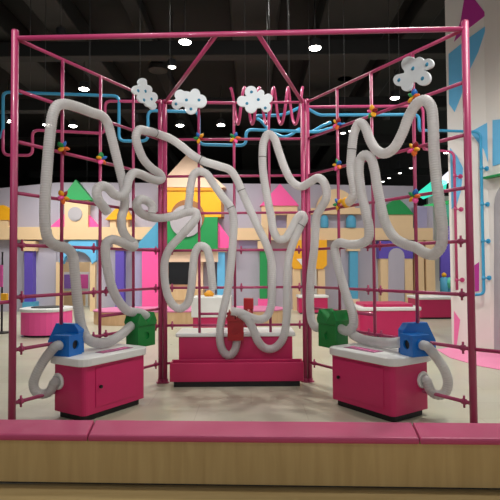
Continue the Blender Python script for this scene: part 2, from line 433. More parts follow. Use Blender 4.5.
# zone beyond the right end of the far wall
b = B(); P = FP([(428, 196), (470, 196)], 24.5); prism(b, P + [Vector((P[1].x, 24.5, 0)), Vector((P[0].x, 24.5, 0))], Vector((0, .2, 0))); obj('wall_beyond', b, 'wall_white', kind='structure')
dec('banner', rect(440.5, 226, 452, 281), 'purple', 'purple banner panel hanging beyond the right end of the far wall', 'banner', 21, .12)
dec('light_panel', [(416, 194), (436, 178), (447, 181), (446, 190), (424, 199)], 'teal_glow', 'glowing turquoise slanted panel beyond the right end of far wall', 'panel', 23, .1)
dec('light_panel', [(441, 178), (449, 171), (450, 182), (442, 186)], 'white_glow', 'glowing white slanted panel beside the white right-hand wall', 'panel', 23, .1)
for o in [x for x in COL.objects if x.name.startswith(('light_panel', 'banner'))]:
    xs = [v.co for v in o.data.vertices]; hi = max(xs, key=lambda v: v.z); wp = Vector(o.location) + hi
    b = B(); tube(b, [wp - Vector((0, 0, .03)), Vector((wp.x, wp.y, H_CEIL))], .01, 6); obj('hanger', b, 'wire', o)
dec('beam', [(424, 205), (455, 199), (455, 203), (424, 209)], 'leaf_green', 'green beam crossing beyond the right end of the far wall', 'beam', 21, .2)
dec('wall_panel', rect(440, 203, 452, 226), 'mint', 'mint green panel above the purple banner', 'panel', 22, .2)
h = thing('toy_tower', 'green toy tower with yellow ball beyond right end of far wall', 'toy', Vector((U(446, 300, 20.5).x, 20.5, 0)))
q = U(444, 275, 20.5); b = B(); bmesh.ops.create_uvsphere(b, u_segments=16, v_segments=10, radius=.1, matrix=Matrix.Translation(q)); obj('ball', b, 'yellow', h, True)
b = B(); lathe(b, [(.16, 0), (.16, q.z - .12), (.05, q.z - .08)], Matrix.Translation((q.x, q.y, 0)), 16); obj('post', b, 'teal', h, True)
q = U(450, 283, 20.5); b = B(); bmesh.ops.create_icosphere(b, subdivisions=2, radius=.24, matrix=Matrix.Translation(q)); obj('bush', b, 'mint', h)
b = B(); lathe(b, [(.07, 0), (.07, q.z)], Matrix.Translation((q.x, q.y, 0)), 12); obj('stem', b, 'teal', h)

# low wooden stage before the far wall
x0, x1 = U(86, 320, 13.9).x, U(285, 320, 13.9).x
def rr(x0, y0, x1, y1, r, n=6, z=0):
    out = []
    for cx, cy, a in ((x1 - r, y0 + r, -PI / 2), (x1 - r, y1 - r, 0), (x0 + r, y1 - r, PI / 2), (x0 + r, y0 + r, PI)):
        for k in range(n + 1): out.append(Vector((cx + r * math.cos(a + k * PI / 2 / n), cy + r * math.sin(a + k * PI / 2 / n), z)))
    return out
h = thing('stage', 'low plywood stage with rounded corners and pink mat before far wall', 'stage', ((x0 + x1) / 2, 14.8, 0))
b = B(); prism(b, rr(x0, 13.9, x1, 15.7, .8), Vector((0, 0, .36))); obj('body', b, 'ply', h)
b = B(); prism(b, rr(x0 - .02, 13.88, x1 + .02, 15.7, .8, z=.36), Vector((0, 0, .03))); obj('mat', b, 'mat_pink', h)

# ------------------------------------------------------------------ mid-ground play tables
def play_table(px0, px1, pyb, ztop, depth, label, m='pink', rad=.25, tray=False):
    Yf = G((px0 + px1) / 2, pyb).y
    x0, x1 = U(px0, 300, Yf).x, U(px1, 300, Yf).x
    h = thing('play_table', label, 'table', ((x0 + x1) / 2, Yf + depth / 2, 0), group='pink play tables in the background')
    b = B(); prism(b, rr(x0 + .05, Yf + .05, x1 - .05, Yf + depth - .05, rad), Vector((0, 0, .05))); obj('plinth', b, 'plinth', h)
    b = B(); prism(b, rr(x0, Yf, x1, Yf + depth, rad, z=.05), Vector((0, 0, ztop - .13))); obj('body', b, m, h)
    b = B(); prism(b, rr(x0 - .03, Yf - .03, x1 + .03, Yf + depth + .03, rad, z=ztop - .08), Vector((0, 0, .08)), .02); obj('tabletop', b, 'white', h)
    if tray:
        b = B(); prism(b, rr(x0 + .12, Yf + .1, x1 - .12, Yf + depth - .1, rad * .8, z=ztop), Vector((0, 0, .06))); obj('tray', b, 'pink', h)
    return h, Yf, x0, x1
t_l, tyf, tx0, tx1 = play_table(13, 62, 338, .66, 1.1, 'round-ended pink play table with white top behind the left outer post', 'soft_pink' if False else 'hot_pink', .5)
b = B(); prism(b, rr(tx0 + .2, tyf + .25, tx1 - .2, tyf + .9, .3, z=.66), Vector((0, 0, .02))); obj('inset', b, 'plinth', t_l)
play_table(360, 421, 338, .68, 1.2, 'pink play table with raised red tray behind the right cabinet', 'pink', .12, True)
play_table(420, 470, 319, .66, 1.2, 'long pink counter with white top at right end of far wall', 'pink', .05)
play_table(299, 328, 314, .62, .8, 'small pink play table standing under the yellow arch', 'pink', .06)
# white table in front of the stage
Yw = 11.8; x0, x1 = U(191, 300, Yw).x, U(231, 300, Yw).x
h = thing('display_table', 'white-fronted display table with pink base behind the centre counter', 'table', ((x0 + x1) / 2, Yw + .4, 0))
b = B(); box(b, (x0 + .04, Yw + .03, 0), (x1 - .04, Yw + .8, .42), .01); obj('base', b, 'pink', h)
b = B(); box(b, (x0, Yw, .42), (x1, Yw + .83, .9), .02); obj('top_box', b, 'white', h)
q = Vector((U(209, 294, Yw + .3).x, Yw + .3, .9)); b = B(); lathe(b, [(.1, 0), (.13, .06), (.09, .1), (.05, .14), (.01, .15)], Matrix.Translation(q), 16)
tag(obj('toy', b, 'deep_yellow', smooth=True), 'small yellow toy on the white display table', 'toy')
Yr = 12.2; q = Vector((U(248.5, 300, Yr).x, Yr, 0))
h = thing('toy_chute', 'red box-topped chute standing right of the centre post', 'chute', q)
zt, zm = U(248, 298, Yr).z, U(248, 309, Yr).z
b = B(); box(b, (q.x - .12, q.y - .12, zm), (q.x + .12, q.y + .12, zt), .02); obj('hopper', b, 'red', h)
b = B(); lathe(b, [(.26, 0), (.2, .1), (.1, zm * .7), (.12, zm)], Matrix.Translation(q), 18); obj('cone', b, 'red', h, True)
# stand at the far left edge
q = Vector((U(2, 300, 12.5).x, 12.5, 0)); h = thing('poster_stand', 'black pole stand with pink poster at the left edge', 'stand', q)
b = B(); lathe(b, [(.2, 0), (.2, .03), (.025, .05), (.02, 2.0), (.03, 2.02)], Matrix.Translation(q), 16); obj('pole', b, 'black', h)
P = FP(rect(-9, 265, 2.5, 287), 12.45); b = B(); prism(b, P, Vector((0, .03, 0))); obj('poster', b, 'poster_pink', h)
qq = U(4.5, 297, 12.4); b = B(); box(b, qq - Vector((.08, .05, .09)), qq + Vector((.08, .05, .09)), .02); obj('box', b, 'yellow', h)
b = B(); tube(b, [qq, (q.x, q.y, qq.z)], .02, 8); obj('arm', b, 'black', h)

# ------------------------------------------------------------------ the tube frame
YC = 7.02
ZL = [.268 + .5235 * k for k in range(8)]           # rail heights
ZTOP = ZL[7]
LO = U(13.2, 268, 4.99); LO.z = 0
RO = U(470.3, 266, 4.86); RO.z = 0
LC = U(160.4, 268, YC); LC.z = 0; BL = U(165.0, 268, YC); BL.z = 0
BR = U(304.2, 267, YC); BR.z = 0; RC = U(308.8, 267, YC); RC.z = 0
V = lambda p, z: Vector((p.x, p.y, z))
frame = thing('climbing_frame', 'tall open pink steel tube frame of three panels standing behind the bench', 'frame', (0, 6.2, 0))
def ftube(name, pts, r, n=14):
    b = B(); tube(b, pts, r, n); return obj(name, b, 'frame_pink', frame)
RP, RU, RR = .032, .019, .0185
for p, zt in ((LO, ZTOP + .07), (RO, ZTOP + .07), (LC, ZTOP + .03), (BL, ZTOP + .03), (BR, ZTOP + .03), (RC, ZTOP + .03)):
    rp = .036 if p in (LO, RO) else RP; b = B(); tube(b, [V(p, 0), V(p, zt)], rp, 16)
    lathe(b, [(rp, 0), (rp * .95, .012), (rp * .4, .022)], Matrix.Translation(V(p, zt)), 16)
    o = obj('post', b, 'frame_pink', frame)
    b = B(); lathe(b, [(.085 if p in (LO, RO) else .06, 0), (.085 if p in (LO, RO) else .06, .012), (.04, .014), (.04, .05)], Matrix.Translation(V(p, 0)), 20); obj('base_flange', b, 'frame_pink', frame)
class Panel:
    def __init__(s, a, c):
        s.a = V(a, 0); s.u = (V(c, 0) - s.a); s.L = s.u.length; s.u.normalize()
        s.n = Vector((s.u.y, -s.u.x, 0))
        if s.n.dot(O - s.a) < 0: s.n = -s.n
    def at(s, px, py, off=.085): return PL(px, py, s.a + s.n * off, s.n)
    def sx(s, px, py=266):
        p = s.at(px, py, 0); return (p - s.a).dot(s.u)
    def pt(s, t, z, off=0): return s.a + s.u * t + s.n * off + Vector((0, 0, z))
PNL = Panel(LO, LC); PNB = Panel(BL, BR); PNR = Panel(RO, RC)
for p in (PNL, PNB, PNR):
    for z in ZL: ftube('rail', [p.pt(0, z), p.pt(p.L, z)], RR)
def upright(p, px, zb):
    t = p.sx(px); ftube('upright', [p.pt(t, zb), p.pt(t, ZTOP)], RU); return t
tL = [upright(PNL, 61.5, .985), upright(PNL, 100, ZL[0]), upright(PNL, 133.3, ZL[1])]
CT = .69                                             # centre counter height
tB = [upright(PNB, 199.3, CT), upright(PNB, 234.8, CT), upright(PNB, 270, CT)]
tR = [upright(PNR, 416.5, .985), upright(PNR, 374, ZL[0]), upright(PNR, 339.3, ZL[1])]
zs = (ZL[1] + ZL[2]) / 2 - .03
ftube('rail', [PNL.pt(tL[1], zs), PNL.pt(PNL.L, zs)], RR)
ftube('rail', [PNR.pt(tR[1], zs), PNR.pt(PNR.L, zs)], RR)
ftube('rail', [PNB.pt(tB[0], .95), PNB.pt(tB[1], .95)], RR)
# overhead beams
ftube('beam', [V(LO, ZTOP), V(RO, ZTOP)], .026)
def beam_at(px):
    f = (U(px, 36, 5.0).x - LO.x) / (RO.x - LO.x); return V(LO, ZTOP).lerp(V(RO, ZTOP), f)
ftube('brace', [V(BL, ZTOP), beam_at(217)], .024); ftube('brace', [V(BR, ZTOP), beam_at(257.5)], .024)
# stubs that run on outside the end posts
ftube('rail', [V(LO, ZL[2] - .04), V(LO, ZL[2] - .08) + Vector((-.5, -.35, 0))], RR)
ftube('rail', [V(RO, ZL[1]), V(RO, ZL[1]) + Vector((.9, -.75, 0))], RR)
# clamps
def clamp(p, t, z):
    b = B(); c = p.pt(t, z)
    tube(b, [c + Vector((0, 0, -.058)), c + Vector((0, 0, .058))], .012, 8)
    tube(b, [c - p.u * .018, c + p.u * .018], .029, 12); obj('clamp', b, 'frame_pink', frame)
for p, tm in ((PNL, tL[1]), (PNR, tR[1])):
    for z in ZL[:4]:
        clamp(p, .1, z); clamp(p, p.L - .1, z)
    for z in ZL[1:4]: clamp(p, tm - .1, z); clamp(p, tm + .1, z)
for z in ZL[1:4]:
    clamp(PNB, .1, z); clamp(PNB, PNB.L - .07, z)
    if z > .8: clamp(PNB, tB[1] + .09, z)

# ------------------------------------------------------------------ hoses
HR = .056
def hose(name, pts, label, straps=(), r=HR):
    """pts: (panel, px, py[, offset]) or Vector"""
    P = []
    for q in pts:
        P.append(q if isinstance(q, Vector) else q[0].at(q[1], q[2], q[3] if len(q) > 3 else .085))
    C = catmull(P, .0066)
    R = [r * (1 + .04 * math.sin(2 * PI * i / 4.0 + .4)) for i in range(len(C))]
    b = B(); tube(b, C, R, 14)
    o = obj(name, b, 'hose'); tag(o, label, 'hose', 'white corrugated ball hoses')
    for f in straps:
        i = int(f * (len(C) - 2)); d = (C[i + 1] - C[i]).normalized(); b = B()
        lathe(b, [(r * 1.05, -.006), (r * 1.07, 0), (r * 1.05, .006)], Matrix.Translation(C[i]) @ d.to_track_quat('Z', 'Y').to_matrix().to_4x4(), 16)
        obj('strap', b, 'strap', o)
    return o
A, Bk, D = PNL, PNB, PNR
hose('hose', [(A, 139, 322, .12), (A, 131, 326, .13), (A, 122, 334, .16), (A, 110, 341, .17), (A, 97, 343, .17), (A, 88, 339, .15), (A, 82, 328), (A, 78, 305), (A, 75, 275), (A, 72, 254), (A, 66, 248), (A, 57, 246), (A, 49, 240), (A, 45.5, 228), (A, 45, 205), (A, 47, 170), (A, 50, 135), (A, 53, 114), (A, 57, 106), (A, 64, 104), (A, 76, 106.5), (A, 92, 112.5), (A, 102, 116), (A, 107, 122), (A, 111, 135), (A, 116, 155), (A, 121, 175), (A, 124.5, 192), (A, 124.5, 206), (A, 121.5, 218), (A, 122.5, 230), (A, 128, 239), (A, 133.5, 243), (A, 133.5, 247, .14), (A, 127, 245, .15), (A, 120, 241.5, .15), (A, 112, 239.5, .12), (A, 106.5, 243), (A, 105.5, 253), (A, 108, 272), (A, 113, 290), (A, 120, 303), (A, 128, 311, .11), (A, 138, 312.5, .15), (A, 146, 316, .16), (A, 148.5, 323, .12)],
     'long white corrugated hose looping over the left panel, both ends at the left green house')
hose('hose', [(A, 107.5, 212, .14), (A, 103, 206, .15), (A, 98, 199, .16), (A, 97, 190, .16), (A, 102, 186, .17), (A, 108, 188, .18), (A, 114, 194, .19), (A, 121, 196, .21), (A, 126, 190, .21), (A, 128.5, 180, .2), (A, 133, 173.5, .17), (A, 140, 174, .13), (A, 150, 178.5, .11), (A, 158, 180.5, .1), (A, 162, 178, .09), (A, 160, 174, .1), (A, 152, 168.5, .1), (A, 144, 160), (A, 138.5, 148), (A, 136, 137), (A, 139, 130), (A, 147, 131, .09), (Bk, 158, 134, .16), (Bk, 171, 139), (Bk, 182, 146.5), (Bk, 191, 154), (Bk, 203, 161), (Bk, 219, 166), (Bk, 230, 170), (Bk, 236, 178), (Bk, 243, 194), (Bk, 250, 210), (Bk, 259, 229), (Bk, 267, 246), (Bk, 271.5, 262), (Bk, 272, 288), (Bk, 271, 306), (Bk, 267, 316), (Bk, 260, 319.5, .12), (Bk, 250, 317, .16), (Bk, 240, 312.5, .2), (Bk, 231, 311, .2)],
     'white corrugated hose crossing from the left panel down to the red house', (.44, .55, .66))
hose('hose', [(A, 152, 213, .22), (A, 152, 206, .22), (A, 147, 201, .2), (A, 140, 199.5, .18), (A, 136.5, 204, .15), (A, 139, 211, .12), (A, 147, 216, .1), (A, 156, 218, .1), (Bk, 166, 217.5, .18), (Bk, 176, 215.5, .16), (Bk, 188, 212, .16), (Bk, 196, 212.5, .18), (Bk, 196, 218, .19), (Bk, 189, 227, .2), (Bk, 179, 238, .15), (Bk, 170, 248, .12), (Bk, 165, 260), (Bk, 164.5, 278), (Bk, 168, 296), (Bk, 174, 306), (Bk, 180, 308.5), (Bk, 187, 304), (Bk, 191, 290), (Bk, 193, 268), (Bk, 195.5, 252), (Bk, 200, 246), (Bk, 206, 248), (Bk, 209.5, 258), (Bk, 211.5, 275), (Bk, 213, 290)],
     'white hose with small curl at left, drooping in a U before black screen')
hose('hose', [(Bk, 188, 210, .09), (Bk, 189.5, 198), (Bk, 191, 184), (Bk, 194, 174.5), (Bk, 199, 171.5), (Bk, 206, 173.5), (Bk, 213, 183), (Bk, 222, 196), (Bk, 231, 208), (Bk, 233.5, 218), (Bk, 233, 240), (Bk, 231, 265), (Bk, 227, 294), (Bk, 222.5, 314), (Bk, 220, 332), (Bk, 221, 346), (Bk, 225, 353.5), (Bk, 229.5, 355.5), (Bk, 234, 351.5), (Bk, 236.5, 344), (Bk, 236.8, 337)],
     'white corrugated hose arching over the centre panel and looping up under the red house', (.35,))
hose('hose', [(Bk, 240, 314, .18), (Bk, 247, 319, .2), (Bk, 253, 329, .19), (Bk, 258, 341, .15), (Bk, 265, 348), (Bk, 273, 348.5), (Bk, 281, 342), (Bk, 285.5, 328), (Bk, 287, 305), (Bk, 287.5, 275), (Bk, 289, 257), (Bk, 294, 241), (Bk, 300, 227), (Bk, 304, 219), (Bk, 302, 214.5), (Bk, 297.5, 218), (Bk, 291, 230), (Bk, 285, 238.5), (Bk, 278.5, 239), (Bk, 274, 232), (Bk, 271, 216), (Bk, 267, 196), (Bk, 263.5, 175), (Bk, 262.5, 156), (Bk, 264, 141), (Bk, 268.5, 134), (Bk, 274, 138), (Bk, 279, 152), (Bk, 286, 171), (Bk, 293, 182.5), (Bk, 301, 186.5), (D, 310, 182, .1), (D, 317.5, 178), (D, 323, 181), (D, 326.5, 190), (D, 326, 199), (D, 321, 208), (D, 317, 215, .1), (D, 315.5, 228), (D, 314, 250), (D, 311, 275), (D, 310, 302), (D, 311.5, 320), (D, 316, 327.5, .11), (D, 322, 327, .12), (D, 327, 324, .1)],
     'white corrugated hose from the red house over the corner to right green house', (.30, .52))
hose('hose', [(D, 345.5, 203, .1), (D, 350, 201, .1), (D, 354, 194, .1), (D, 353.5, 184, .1), (D, 351, 168), (D, 352, 148), (D, 354.5, 132), (D, 359.5, 123), (D, 365, 127), (D, 370, 140), (D, 376.5, 150), (D, 385, 153.5), (D, 394, 148), (D, 402, 134), (D, 410, 114), (D, 418, 102.5), (D, 425.5, 100.5), (D, 431, 107), (D, 433, 122), (D, 434, 150), (D, 436.5, 180), (D, 440.5, 212), (D, 442.5, 234), (D, 440.5, 247), (D, 433, 254.5), (D, 424, 252.5), (D, 416, 247.5), (D, 405, 244), (D, 394.5, 237.5), (D, 386, 224), (D, 381, 206), (D, 377, 186), (D, 374, 168), (D, 370.5, 158), (D, 365, 155, .1), (D, 360.5, 159, .1), (D, 359, 172, .1), (D, 361, 190), (D, 365.5, 211), (D, 369, 229), (D, 368, 239), (D, 361, 243.5, .1), (D, 349, 244.5, .1), (D, 338.5, 243), (D, 335, 247), (D, 337, 262), (D, 342, 281), (D, 348, 300), (D, 353, 315, .1), (D, 353, 326, .13), (D, 347.5, 331, .15), (D, 340.5, 328.5, .15), (D, 336.5, 325, .12)],
     'long white corrugated hose snaking over the right panel down to the right green house', (.085,))

# ------------------------------------------------------------------ cabinets
def cabinet(near, u, w_dir, Lg, W, label, side, d0, d1):
    """near: floor point of the near corner; u: along the door face, w_dir: across"""
    u = u.normalized(); w = w_dir.normalized(); h = thing('play_cabinet', label, 'cabinet', near + u * Lg / 2 + w * W / 2)
    Z = Vector((0, 0, 1)); TOP = .665
    def quad(l0, l1, w0, w1, z, r):
        P = []
        for cl, cw, a in ((l0 + r, w0 + r, PI), (l1 - r, w0 + r, 1.5 * PI), (l1 - r, w1 - r, 0), (l0 + r, w1 - r, PI / 2)):
            for k in range(5):
                t = a + k * PI / 8; P.append(near + u * (cl + r * math.cos(t)) + w * (cw + r * math.sin(t)) + Z * z)
        return P
    b = B(); prism(b, quad(.04, Lg - .04, .04, W - .04, 0, .05), Z * .07); obj('plinth', b, 'plinth', h)
    b = B(); prism(b, quad(0, Lg, 0, W, .07, .05), Z * (TOP - .155)); obj('body', b, 'cabinet_pink', h)
    b = B(); prism(b, quad(-.055, Lg + .04, -.045, W + .05, TOP - .085, .12), Z * .085, .012); obj('worktop', b, 'white', h)
    # door
    b = B()
    P = [near + u * a * Lg - w * .0 + Z * z for a, z in ((d0, .13), (d1, .13), (d1, TOP - .12), (d0, TOP - .12))]
    prism(b, P, -w * .008, .002)
    dr = obj('door', b, 'cabinet_pink', h)
    kx = d0 + .06 if side < 0 else d1 - .08
    b = B(); lathe(b, [(.014, 0), (.014, .012), (.02, .016), (.018, .028), (.006, .03)], Matrix.Translation(near + u * kx * Lg - w * .006 + Z * .34) @ (-w).to_track_quat('Z', 'Y').to_matrix().to_4x4(), 14)
    obj('knob', b, 'knob', dr)
    # printed strip on the worktop
    b = B(); P = [near + u * a * Lg + w * c * W + Z * TOP for a, c in ((.36, .14), (.86, .14), (.86, .42), (.36, .42))]
    prism(b, P, Z * .003); ps = obj('instruction_strip', b, 'mauve', h)
    b = B()
    for k in range(6):
        a0 = .40 + .074 * k
        prism(b, [near + u * a * Lg + w * c * W + Z * (TOP + .003) for a, c in ((a0, .24), (a0 + .045, .24), (a0 + .045, .36), (a0, .36))], Z * .001)
    obj('print', b, 'soft_pink', ps)
    # hose port on the end face
    pc = near + w * W * .80 + Z * .39; M = Matrix.Translation(pc) @ (-u).to_track_quat('Z', 'Y').to_matrix().to_4x4()
    b = B(); lathe(b, [(.062, 0), (.088, .0), (.09, .012), (.082, .024), (.064, .026), (.062, .02)], M, 24); obj('hose_port', b, 'white', h, True)
    return h, u, w, pc, TOP
Z3 = Vector((0, 0, 1))
nearL = G(83.7, 417, .07); nearL.z = 0
cabL, uL, wL, portL, TOPC = cabinet(nearL, PNL.u + Vector((.07, 0, 0)), Vector((-(PNL.u.y), PNL.u.x + .07, 0)), .90, .50,
    'pink cabinet with white worktop and one door at the left panel', -1, .17, .80)
nearR = G(393.5, 417.5, .07); nearR.z = 0
uRr = (PNR.u + Vector((-.05, 0, 0))).normalized()
cabR, uQ, wQ, portR, _ = cabinet(nearR, uRr, Vector((uRr.y, -uRr.x, 0)), .915, .58,
    'pink cabinet with white worktop and one door at the right panel', 1, .13, .92)

# centre counter and ball tray
cx0, cx1 = U(178.5, 340, 6.97).x, U(292.5, 340, 6.97).x
h = thing('counter', 'wide pink counter with pale top at the back of the frame', 'counter', ((cx0 + cx1) / 2, 7.25, 0))
b = B(); box(b, (cx0, 6.985, 0), (cx1, 7.54, CT - .055), .012); obj('body', b, 'pink', h)
b = B(); box(b, (cx0 - .04, 6.955, CT - .055), (cx1 + .04, 7.58, CT), .014); obj('worktop', b, 'white', h)
tx0, tx1 = U(169.6, 370, 6.72).x, U(303.8, 370, 6.72).x
h = thing('ball_tray', 'long low pink open-topped ball tray in front of centre counter', 'tray', ((tx0 + tx1) / 2, 6.83, 0))
b = B(); box(b, (tx0 + .05, 6.76, 0), (tx1 - .05, 6.93, .075)); obj('plinth', b, 'plinth', h)
b = B()
box(b, (tx0, 6.72, .075), (tx1, 6.94, .11), .006)
box(b, (tx0, 6.72, .09), (tx1, 6.745, .325), .008); box(b, (tx0, 6.915, .09), (tx1, 6.94, .335), .008)
box(b, (tx0, 6.725, .09), (tx0 + .025, 6.935, .325), .006); box(b, (tx1 - .025, 6.725, .09), (tx1, 6.935, .325), .006)
obj('shell', b, 'pink', h)

# ------------------------------------------------------------------ hose houses
def holed_plate(b, w, hgt, t, hz, hr, M, prof=None):
    """upright plate in XZ, outline prof, with a round hole; thickness along +Y"""
    prof = prof or [(-w / 2, 0), (w / 2, 0), (w / 2, hgt), (-w / 2, hgt)]
    n = 32; c = Vector((0, 0, hz))
    def hit(a):
        d = Vector((math.cos(a), math.sin(a))); best = 9
        for i in range(len(prof)):
            p = Vector(prof[i]) - Vector((0, hz)); q = Vector(prof[(i + 1) % len(prof)]) - Vector((0, hz)); e = q - p
            den = d.x * e.y - d.y * e.x
            if abs(den) < 1e-9: continue
            s = (p.x * e.y - p.y * e.x) / den; k = (p.x * d.y - p.y * d.x) / den
            if s > 0 and -1e-6 <= k <= 1 + 1e-6: best = min(best, s)
        return best
    angs = sorted([2 * PI * k / n for k in range(n)] + [math.atan2(y - hz, x) % (2 * PI) for x, y in prof])
    A2 = []
    for a in angs:
        if not A2 or a - A2[-1] > 1e-4: A2.append(a)
    t_ = bmesh.new(); rows = []
    for a in A2:
        R = hit(a); d = Vector((math.cos(a), 0, math.sin(a)))
        rows.append([t_.verts.new(c + d * r + Vector((0, y, 0))) for r, y in ((hr, 0), (R, 0), (R, t), (hr, t))])
    m = len(rows)
    for i in range(m):
        p, q = rows[i], rows[(i + 1) % m]
        for k in range(4): t_.faces.new((p[k], q[k], q[(k + 1) % 4], p[(k + 1) % 4]))
    bmesh.ops.recalc_face_normals(t_, faces=t_.faces[:]); t_.transform(M); merge(b, t_)
def face_matrix(loc, facing):
    """local -Y looks along facing"""
    a = math.atan2(facing.y, facing.x) + PI / 2
    return Matrix.Translation(loc) @ Matrix.Rotation(a, 4, 'Z')
def blue_house(edge, sgn, label):
    """edge: point on the worktop under the block's nearest upright edge; the holed face looks to side sgn"""
    nh = Vector((sgn * .94, -.34, 0)).normalized(); M0 = face_matrix(Vector((0, 0, 0)), nh)
    xa = M0.to_3x3() @ Vector((1, 0, 0)); org = edge + xa * (sgn * .105)
    M = Matrix.Translation(org) @ M0
    h = thing('ball_launcher', label, 'launcher', org)
    b = B(); w, hg, dp = .21, .22, .22
    holed_plate(b, w, hg, .03, .115, .05, M)
    box(b, (-w / 2, .03, 0), (w / 2, dp, hg), .004, M); obj('front_box', b, 'blue', h)
    b = B(); lathe(b, [(.049, 0), (.049, .004)], M @ Matrix.Translation((0, .026, .115)) @ Matrix.Rotation(PI / 2, 4, 'X'), 20); obj('hole', b, 'black', h)
    b = B(); prof = [(.05, 0), (.47, 0), (.47, .12), (.36, .32), (.11, .32), (.05, .25)]
    prism(b, [M @ Vector((sgn * .106, y, z)) for y, z in prof], M.to_3x3() @ Vector((sgn * .1, 0, 0)), .006); obj('gable_block', b, 'blue', h)
    b = B(); c = M @ Vector((-sgn * .105, .11, .12)); nl = M.to_3x3() @ Vector((-sgn, 0, 0))
    lathe(b, [(.052, 0), (.062, 0), (.062, .014), (.052, .014)], Matrix.Translation(c) @ nl.to_track_quat('Z', 'Y').to_matrix().to_4x4(), 20); obj('hose_socket', b, 'blue', h)
    return c, nl
eL = G(69, 357, TOPC); eR = G(413, 357.5, TOPC)
sockL, nlL = blue_house(eL, 1, 'blue ball launcher box with round hole on the left cabinet')
sockR, nlR = blue_house(eR, -1, 'blue ball launcher box with round hole on the right cabinet')
def end_hose(pts, label): return hose('hose', pts, label, r=.05)
def feed(port, u, sock, nl, pix, label):
    P = [sock + nl * .01, sock + nl * .07]
    for x, y, dy in pix: P.append(U(x, y, port.y + dy))
    return end_hose(P + [port - u * .05, port - u * .012], label)
feed(portL, uL, sockL, nlL, [(45, 359, -.10), (37, 373, -.09), (33.5, 384, -.08), (36, 391.5, -.08), (43, 394, -.07), (50, 391, -.05)], 'short white hose from left blue launcher into the left cabinet side')
feed(portR, uQ, sockR, nlR, [(436, 357, -.12), (444, 369, -.12), (448, 382, -.11), (445, 392.5, -.1), (438, 395, -.1), (431, 391, -.08)], 'short white hose from right blue launcher into the right cabinet side')
hose('hose', [(D, 352, 334, .1), (D, 360, 338.5, .1), (D, 370, 341, .1), (D, 382, 342.5, .12), (D, 394, 343, .16), (D, 402, 342, .2)], 'short white hose lying behind right cabinet between green house and blue launcher')

def house(panel, px, py0, py1, wid, m, label, dep=.2):
    """house with butterfly roof hung on the panel rails"""
    c = panel.at(px, py1, .0); zt = panel.at(px, py0, 0).z; zb = c.z; Ht = zt - zb
    h = thing('hose_house', label, 'house', Vector((c.x, c.y, zb)) + panel.n * .03)
    M = face_matrix(Vector((c.x, c.y, zb)) + panel.n * (.03 + dep), panel.n)
    b = B(); hb = Ht * .62
    holed_plate(b, wid, hb, .02, hb * .5, .05, M); box(b, (-wid / 2, .02, 0), (wid / 2, dep, hb), .005, M); obj('body', b, m, h)
    b = B()
    w2 = wid * .56
    prof = [(-wid / 2, hb), (wid / 2, hb), (w2, Ht * .74), (w2 * .72, Ht), (0, Ht * .7), (-w2 * .72, Ht), (-w2, Ht * .74)]
    prism(b, [M @ Vector((x, -.015, z)) for x, z in prof], M.to_3x3() @ Vector((0, dep + .03, 0)), .005); obj('roof', b, m, h)
    b = B(); box(b, (-.012, dep, Ht * .3), (.012, dep + .03, Ht * .5), .002, M); obj('bracket', b, 'strap', h)
    return h
house(PNL, 133, 312, 345, .33, 'green', 'green hose house on the left panel above the cabinet end')
house(PNR, 341, 309, 346, .34, 'green', 'green hose house on the right panel beside the cabinet end')
house(PNB, 236, 309, 339, .22, 'red', 'red hose house on the centre panel above the counter', .14)

# ------------------------------------------------------------------ bench
YF0 = G(0, 484).y; YF1 = G(500, 490.5).y
pL, pR = G(0, 485.5), G(500, 492.5); ub = (pR - pL); ub.z = 0; ub.normalize(); nb = Vector((-ub.y, ub.x, 0))   # nb away from the camera
BH = .382; BD = .345
def bp(s, d, z): return Vector((pL.x, pL.y, 0)) + ub * s + nb * d + Z3 * z
s0, s1 = -2.2, (pR - pL).length + 2.2
bench = thing('bench', 'long low wooden bench with pink cushions running across the foreground', 'bench', bp((s0 + s1) / 2, BD / 2, 0), math.atan2(ub.y, ub.x))
b = B(); prism(b, [bp(s0, .05, 0), bp(s1, .05, 0), bp(s1, BD - .02, 0), bp(s0, BD - .02, 0)], Z3 * .03); obj('plinth', b, 'plinth', bench)
b = B(); prism(b, [bp(s0, .0, .03), bp(s1, .0, .03), bp(s1, BD - .02, .03), bp(s0, BD - .02, .03)], Z3 * (BH - .08)); obj('body', b, 'bench_wood', bench)
def sc(px, py):
    p = G(px, py, BH); return (p - bp(0, 0, BH)).dot(ub)
seam = [(s0, s0), (sc(82, 440), sc(93, 421)), (sc(425, 444), sc(414, 424)), (s1, s1)]
for (f0, k0), (f1, k1) in zip(seam[:-1], seam[1:]):
    b = B(); g = .004
    prism(b, [bp(f0 + g, -.02, BH - .05), bp(f1 - g, -.02, BH - .05), bp(k1 - g, BD, BH - .05), bp(k0 + g, BD, BH - .05)], Z3 * .05, .016)
    obj('cushion', b, 'cushion', bench)

